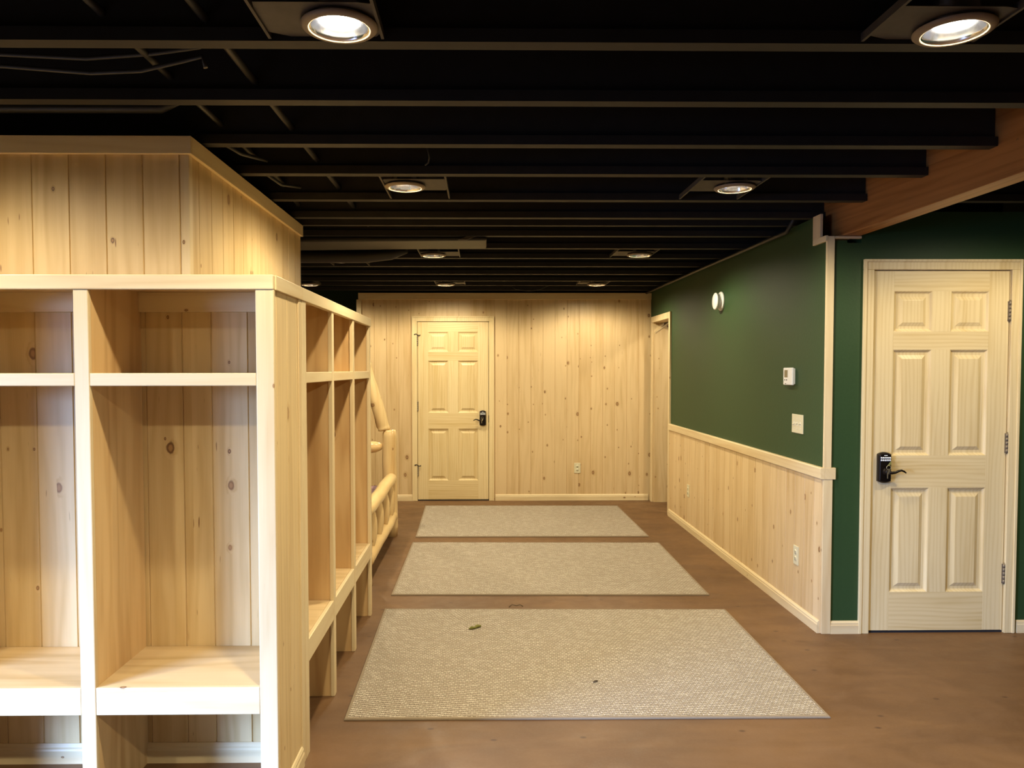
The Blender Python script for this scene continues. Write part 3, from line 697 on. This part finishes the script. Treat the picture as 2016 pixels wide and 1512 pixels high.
def outlet(label,y,z,px,axis):
    r=thing('wall_outlet',label,'outlet',(px,y,z) if axis=='X' else (y,px,z),'ivory duplex outlets')
    plate_rect('cover_plate',r,y,z,.072,.116,px,axis)
    for zz in (z+.020,z-.020):
        pr=MB().lathe([(.0001,px-.0075),(.0155,px-.0075),(.0165,px-.005)],20,axis,(0,y,zz) if axis=='X' else (y,0,zz))
        rc=obj('receptacle',pr,M['ivory'],r)
        for dy in (-.006,.006):
            q=bx(px-.0081,px-.007,y+dy-.0015,y+dy+.0015,zz-.002,zz+.007) if axis=='X' else bx(y+dy-.0015,y+dy+.0015,px-.0081,px-.007,zz-.002,zz+.007)
            obj('slot',q,M['slot'],rc)
        q=bx(px-.0081,px-.007,y-.002,y+.002,zz-.010,zz-.006) if axis=='X' else bx(y-.002,y+.002,px-.0081,px-.007,zz-.010,zz-.006)
        obj('slot',q,M['slot'],rc)
    return r
outlet('ivory outlet low on the wainscot near the corner and door',4.61,.367,XR-.0055,'X')
outlet('ivory outlet low on the wainscot near the side doorway',7.06,.372,XR-.0055,'X')
outlet('ivory outlet low on the far pine wall',1.083,.371,YF+.0005,'Y')

# ------------------------------------------------------------------ log bunk bed
bd=thing('bunk_bed','peeled log bunk bed behind the lockers','bed',(-1.6,6.1,0))
def log(name,p0,p1,r,mat,taper=.55,tl=.05,n=16,wob=.004,seed=0):
    p0,p1=Vector(p0),Vector(p1); L=(p1-p0).length; d=(p1-p0)/L
    rnd=random.Random(seed); ts=[0,tl*.4,tl,tl*1.6]+[L*k/8 for k in range(2,7)]+[L-tl*1.6,L-tl,L-tl*.4,L]
    rs=[r*taper,r*(taper+.25),r*.93,r]+[r]*5+[r,r*.93,r*(taper+.25),r*taper]
    pts=[p0+d*t+Vector((rnd.uniform(-wob,wob),rnd.uniform(-wob,wob),0 if abs(d.z)>.7 else rnd.uniform(-wob,wob))) for t in ts]
    return obj(name,MB().tube(pts,rs,n),mat,bd)
YP,YN=6.875,5.27
def post(x,y,seed):
    rs=[.068,.070,.068,.067,.066,.065,.064,.061,.052]; zs=[0,.1,.3,.5,.7,.85,.90,.935,.955]
    rnd=random.Random(seed)
    return obj('post',MB().tube([(x+rnd.uniform(-.004,.004),y+rnd.uniform(-.004,.004),z) for z in zs],rs,20),M['log'],bd)
for x,y,s_ in ((-.832,YP,1),(-.832,YN,2),(-2.75,YP,3),(-2.75,YN,4)): post(x,y,s_)
for y,s_ in ((YP,5),(YN,6)):
    log('slanted_post',(-.878,y,.95),(-1.05,y,1.55),.056,M['log'],.8,.03,seed=s_)
    log('slanted_post',(-2.70,y,.95),(-2.53,y,1.55),.056,M['log'],.8,.03,seed=s_+9)
    log('side_rail',(-2.68,y,.805),(-.895,y,.805),.052,M['logx'],.45,.06,seed=s_+20)
    log('side_rail',(-2.68,y,.30),(-.895,y,.30),.050,M['logx'],.45,.06,seed=s_+21)
    log('guard_rail',(-2.5,y,1.58),(-1.08,y,1.58),.045,M['logx'],.5,.06,seed=s_+22)
for x in (-.81,-2.75):
    log('end_rail',(x,YN+.05,.515),(x,YP-.06,.530),.052,M['logy'],.62,.05,seed=31)
    log('end_rail',(x,YN+.05,.165),(x,YP-.03,.185),.052,M['logy'],.72,.04,seed=32)
    for k in range(4):
        yy=5.56+k*.375; zz=[.18,.21,.25,.30,.35,.40,.45,.49,.53]; rr=[.016,.024,.036,.043,.045,.043,.034,.022,.014]
        obj('spindle',MB().tube([(x,yy,q) for q in zz],rr,14),M['log'],bd)
for y in (YN,YP):
    pass
obj('bed_board',bx(-2.68,-.90,YN+.05,YP-.05,.27,.29),M['seat'],bd)
mt=centred('mattress',bx(-2.64,-.895,YN+.07,YP-.07,.2905,.43),M['plaid'],(-1.78,6.15,.2905),.03); tag(mt,'mattress in a plum plaid cover on the lower bunk','mattress')
bl=MB(); nx,ny=24,24; X0,X1,Y0_,Y1_=-2.30,-.885,YN+.056,YP-.056
rnd=random.Random(5); vs=[]
for i in range(nx+1):
    for j in range(ny+1):
        a,b_=i/nx,j/ny; x=X0+(X1-X0)*a; y=Y0_+(Y1_-Y0_)*b_
        z=.452+.006*math.sin(9*a+4*b_)+.005*math.sin(17*b_+3*a)
        vs.append((x,y,z))
bl.add(vs,[(i*(ny+1)+j,i*(ny+1)+j+1,(i+1)*(ny+1)+j+1,(i+1)*(ny+1)+j) for i in range(nx) for j in range(ny)],True)
bo=centred('blanket',bl,M['plaid'],(-1.6,6.15,.43)); tag(bo,'plum plaid quilt spread over the bunk bed mattress','blanket')
mod=bo.modifiers.new('thick','SOLIDIFY'); mod.thickness=.016; mod.offset=0

# ------------------------------------------------------------------ pipes, duct and cables among the joists
def pipe(name,label,pts,r,mat='blackpipe',cat='pipe',n=10):
    o=centred(name,MB().tube(pts,r,n),M[mat],pts[0]); tag(o,label,cat); return o
pipe('ceiling_pipe','thin dark pipe running away through the joists left of the lights',[(-.745,-1.5,2.44),(-.743,5.05,2.44)],.0125)
pipe('ceiling_pipe','second dark pipe through the joists, further left above the boxed-in wall',[(-1.02,-1.5,2.455),(-1.02,3.9,2.455),(-1.10,5.0,2.445)],.012)
pipe('ceiling_pipe','horizontal dark pipe between joists above the boxed-in wall',[(-3.5,2.86,2.45),(-1.17,2.86,2.452),(-1.12,2.86,2.475),(-1.11,2.86,2.55)],.018)
pipe('wall_conduit','dark conduit along the top of the green side wall',[(1.872,4.62,2.40),(1.868,4.72,2.338),(1.862,5.2,2.340),(1.860,6.6,2.350),(1.860,8.72,2.362)],.013)
pipe('ceiling_cable','long black cable sagging at upper left, upper strand',[(-2.4,2.36,2.50),(-1.9,2.37,2.465),(-1.47,2.38,2.452),(-1.2,2.38,2.440),(-1.0,2.38,2.455),(-.86,2.38,2.475),(-.80,2.38,2.50)],.007,'blackwire','cable',8)
pipe('ceiling_cable','long black cable sagging at upper left, lower strand',[(-2.4,2.41,2.47),(-1.9,2.41,2.435),(-1.47,2.41,2.428),(-1.2,2.41,2.408),(-1.05,2.41,2.415),(-.92,2.41,2.445),(-.86,2.41,2.46),(-.85,2.41,2.425)],.007,'blackwire','cable',8)
pipe('ceiling_cable','short black cable looping below the third joist',[(-.235,3.30,2.45),(-.225,3.32,2.40),(-.232,3.34,2.385),(-.245,3.34,2.375)],.0035,'blackwire','cable',8)
pipe('ceiling_cable','black cable bundle beside the lockers below the fourth joist',[(-1.16,3.12,2.47),(-1.02,3.30,2.41),(-.96,3.48,2.43)],.008,'blackwire','cable',8)
pipe('ceiling_cable','black cable bundle beside the lockers below the fifth joist',[(-1.10,3.60,2.47),(-.98,3.80,2.40),(-.93,3.98,2.43)],.008,'blackwire','cable',8)
pipe('ceiling_cable','thin black cable loop near the far wall',[(.30,8.20,2.39),(.36,8.22,2.35),(.50,8.22,2.335),(.62,8.22,2.35),(.70,8.20,2.39)],.005,'blackwire','cable',8)
du=thing('air_duct','dark duct hanging under the joists in front of the far lights','duct',(-.8,5.3,2.3))
dm=MB(); ys=[5.12,5.17,5.32,5.44,5.49]; 
dm.add([(-2.6,5.12,2.372),(-2.6,5.12,2.325),(-2.6,5.46,2.318),(-2.6,5.46,2.372),(.03,5.12,2.374),(.03,5.12,2.352),(.03,5.46,2.350),(.03,5.46,2.374)],[(0,1,2,3),(7,6,5,4),(0,4,5,1),(1,5,6,2),(2,6,7,3),(3,7,4,0)])
obj('trunk',dm,M['blackpipe'],du,.012)
obj('lower_trunk',MB().tube([(-2.6,5.62,2.315),(-.85,5.62,2.318),(-.66,5.60,2.33),(-.54,5.56,2.352)],[.048,.048,.040,.020],16),M['blackpipe'],du)
obj('brace',MB().add([(-.16,5.10,2.352),(-.10,5.10,2.352),(.02,5.10,2.40),(-.04,5.10,2.40),(-.16,5.115,2.352),(-.10,5.115,2.352),(.02,5.115,2.40),(-.04,5.115,2.40)],[(0,1,2,3),(7,6,5,4),(0,4,5,1),(1,5,6,2),(2,6,7,3),(3,7,4,0)]),M['plate'],du)
